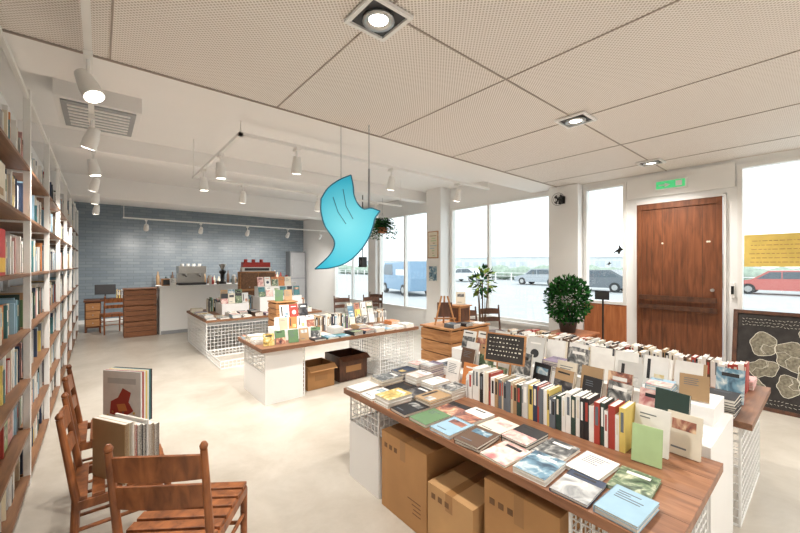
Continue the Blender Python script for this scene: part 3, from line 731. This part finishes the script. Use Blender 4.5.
q=MB(); X=W-.305
q.box(X-.01,X,5.52,5.84,1.75,2.35,crate); q.box(X-.012,X-.01,5.54,5.82,1.77,2.33,BC['c'])
for i in range(9): q.box(X-.013,X-.012,5.56+U(0,.1),5.62+U(.05,.18),1.8+.055*i,1.815+.055*i,random.choice([BC['tn'],BC['lgn'],BC['sk']]))
q.build('framed_map_poster')
q=MB(); q.box(X-.01,X,5.53,5.83,1.22,1.6,white); q.box(X-.012,X-.01,5.56,5.80,1.25,1.57,ART[1]); q.build('framed_picture')
q=MB(); yp=mat('yellow_poster',(232,204,110),.7,.1,8)  # lighter yellow stands in for backlight through the paper
q.box(W-.026,W-.021,.1,.68,1.58,1.96,yp)
for i in range(6):
    y=.14
    while y<.62:
        w_=U(.01,.05); q.box(W-.0275,W-.026,y,y+w_,1.63+.05*i,1.637+.05*i,crate); y+=w_+.012
q.build('window_poster')
# leaning chalkboard with chalk map
q=MB(); M=TM(5.62,.2,0,-90)@Matrix.Rotation(math.radians(-14),4,'X')
q.box(-.52,.52,.0,.02,.03,1.07,board,M)
for a,b2,c_,d_ in ((-.56,.56,0,.04),(-.56,.56,1.06,1.1),(-.56,-.52,.04,1.06),(.52,.56,.04,1.06)): q.box(a,b2,-.01,.025,c_,d_,chaird,M)
def stroke(pts,r=.0025):
    for a,b2 in zip(pts[:-1],pts[1:]): q.cyl((a[0],-.001,a[1]),(b2[0],-.001,b2[1]),r,chalk,5,M=M)
def blob(cx,cz,r1):
    p1,p2,w1,w2=U(0,6),U(0,6),U(.1,.3),U(.05,.15)
    return [(cx+r1*(1+w1*math.sin(2*a/24*6.28+p1)+w2*math.sin(5*a/24*6.28+p2))*math.cos(a/24*6.28),cz+r1*(1+w1*math.sin(2*a/24*6.28+p1)+w2*math.sin(5*a/24*6.28+p2))*math.sin(a/24*6.28)) for a in range(25)]
for cx,cz,r1 in ((-.3,.72,.12),(-.08,.62,.14),(-.3,.45,.11),(.12,.42,.15),(.3,.65,.13),(.08,.85,.12),(.36,.36,.1),(-.1,.3,.1),(.36,.9,.09),(-.36,.22,.09)):
    bb=blob(cx,cz,r1); stroke(bb,.003)
    q.prism([(a,-.0006,b2) for a,b2 in bb[:-1]],(0,-.001-.0003*R(),0),chalk2,M)
    for k in range(3):
        aa=U(0,6.28); stroke([(cx,cz),(cx+r1*.5*math.cos(aa),cz+r1*.5*math.sin(aa)),(cx+r1*.9*math.cos(aa+.5),cz+r1*.9*math.sin(aa+.5))],.002)
for j in range(3):
    x=-.48
    while x<.1:
        w_=U(.01,.025); stroke([(x,1.0-.035*j),(x+w_,1.0-.035*j+U(-.012,.012))],.002); x+=w_+.012
for j in range(2):
    x=-.44
    while x<.4:
        w_=U(.01,.025); stroke([(x,.12-.035*j),(x+w_,.12-.035*j+U(-.012,.012))],.002); x+=w_+.014
q.build('leaning_chalkboard',.003)
q=MB(); q.cyl((5.4,2.05,0),(5.4,2.05,1.15),.012,black); q.lathe([(0,0),(.14,0),(.14,.015),(0,.02)],(5.4,2.05,0),black); q.box(5.36,5.38,1.96,2.14,1.12,1.24,black); q.box(5.355,5.36,1.97,2.13,1.13,1.23,dark); q.build('menu_stand')

# ============== OUTSIDE ==============
asph=mat('asphalt',(186,188,189),.85,.05,2,spec=.2); pav=mat('pavement',(208,208,206),.85,.05,3,spec=.2)  # ground greys paled to imitate outdoor haze
g=MB(); g.box(W+.15,9.5,-30,60,-.3,-.1,pav); g.build('ground_sidewalk')
g=MB(); g.box(9.5,140,-90,160,-.4,-.16,asph)
for i in range(-8,30): g.box(17.9,18.05,i*4,i*4+2,-.16,-.155,white)
g.build('ground_road')
hedge=mat('hedge_leaf',(160,174,158),.8,.2,3,bump=.5)  # leaf green washed out, distance haze put into the colour
def blobhedge(name,x,y0,y1,h,wd,m,step=1.2):
    q=MB()
    y=y0
    while y<y1:
        rr=wd*U(.8,1.2); hh=h*U(.85,1.1)
        prof=[(0,0)]+[(rr*math.sin(math.pi*k/7)**.6*(1+U(-.1,.1)),hh*k/7) for k in range(1,7)]+[(0,hh)]
        q.lathe(prof,(x+U(-.3,.3),y,-.16),m,10); y+=step*U(.7,1.1)
    return q.build(name)
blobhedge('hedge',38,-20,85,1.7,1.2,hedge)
hz=mat('haze_building',(216,220,222),.9,.03,.5); hz2=mat('haze_building_window',(196,204,210),.6,.03,.5)  # haze painted into the wall and window greys
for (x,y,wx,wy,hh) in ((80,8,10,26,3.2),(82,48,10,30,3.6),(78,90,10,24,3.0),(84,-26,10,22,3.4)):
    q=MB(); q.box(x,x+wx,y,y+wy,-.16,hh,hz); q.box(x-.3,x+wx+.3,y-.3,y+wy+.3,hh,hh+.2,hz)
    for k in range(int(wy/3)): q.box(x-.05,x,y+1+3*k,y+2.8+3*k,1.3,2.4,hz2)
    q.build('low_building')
q=MB(); 
for k in range(-10,40): q.box(33.9,34.0,k*2,k*2+.1,-.16,.75,metalw)
for z in (.4,.75): q.box(33.92,33.98,-20,80,z-.03,z+.03,metalw)
q.build('guard_rail')
gls=mat('car_glass',(96,106,114),.15,.05); tyre=mat('tyre',(60,60,62),.8,.05)
def car(name,x,y,rz,col,van=False):
    M=TM(x,y,-.16,rz); q=MB(); pm=mat(name+'_paint_%d'%len(MATS),col,.25,.03)
    if van: prof=[(-2.3,.3),(2.3,.3),(2.35,.9),(1.9,1.15),(1.4,1.9),(-2.2,1.95),(-2.35,1.0)]; gp=[(1.75,1.15),(1.35,1.8),(.2,1.8),(.15,1.15)]
    else: prof=[(-2.1,.28),(2.1,.28),(2.15,.7),(1.2,.9),(.5,1.42),(-1.1,1.45),(-1.9,.98),(-2.15,.85)]; gp=[(1.0,.93),(.42,1.34),(-1.0,1.37),(-1.6,.98)]
    hw=.85
    q.prism([(a,-hw,b2) for a,b2 in prof],(0,2*hw,0),pm,M)
    q.prism([(a,-hw-.01,b2) for a,b2 in gp],(0,2*hw+.02,0),gls,M)
    if van: q.prism([(1.9,-.7,1.18),(1.45,-.7,1.8),(1.45,.7,1.8),(1.9,.7,1.18)],(.02,0,.01),gls,M); q.box(-1.9,-.3,-hw-.012,hw+.012,1.15,1.5,white,M)
    else: q.box(-.1,-.02,-hw-.015,hw+.015,.9,1.38,pm,M)
    for a in (-1.35,1.35):
        for s_ in (-1,1): q.cyl((a,s_*(hw-.15),.32),(a,s_*(hw+.03),.32),.32,tyre,20,M=M); q.cyl((a,s_*(hw+.03),.32),(a,s_*(hw+.04),.32),.18,steel,14,M=M)
    for s_ in (-.6,.6): q.box(2.1,2.16,s_-.18,s_+.18,.55,.72,white,M); q.box(-2.2,-2.1,s_-.18,s_+.18,.6,.8,BC['rd'],M)
    return q.build(name,.05)
car('car',31,1.9,90,(196,112,106)); car('car',31,-3.8,90,(214,216,218)); car('car',26,10.2,90,(116,122,128)); car('car',30,25,90,(220,222,224)); car('car',30,16.5,90,(176,182,188))  # car paints paled, haze is mixed into the colours
car('van',14.5,16.8,75,(128,158,184),True); car('van',28,33,90,(216,218,220),True)

wd=bpy.data.worlds.new('overcast'); bpy.context.scene.world=wd; wd.use_nodes=True
bg=wd.node_tree.nodes['Background']; bg.inputs[0].default_value=(.93,.97,1,1); bg.inputs[1].default_value=1.7
cd=bpy.data.cameras.new('camera'); cam=bpy.data.objects.new('camera',cd); bpy.context.collection.objects.link(cam)
cam.location=(0,0,H); cam.rotation_euler=(math.radians(90),0,-TH); cd.lens=36*F/800; cd.sensor_width=36; cd.shift_y=-1.5/800; cd.clip_start=.05; cd.clip_end=500
bpy.context.scene.camera=cam
sc=bpy.context.scene
sc.view_settings.view_transform='Standard'; sc.view_settings.exposure=0.52
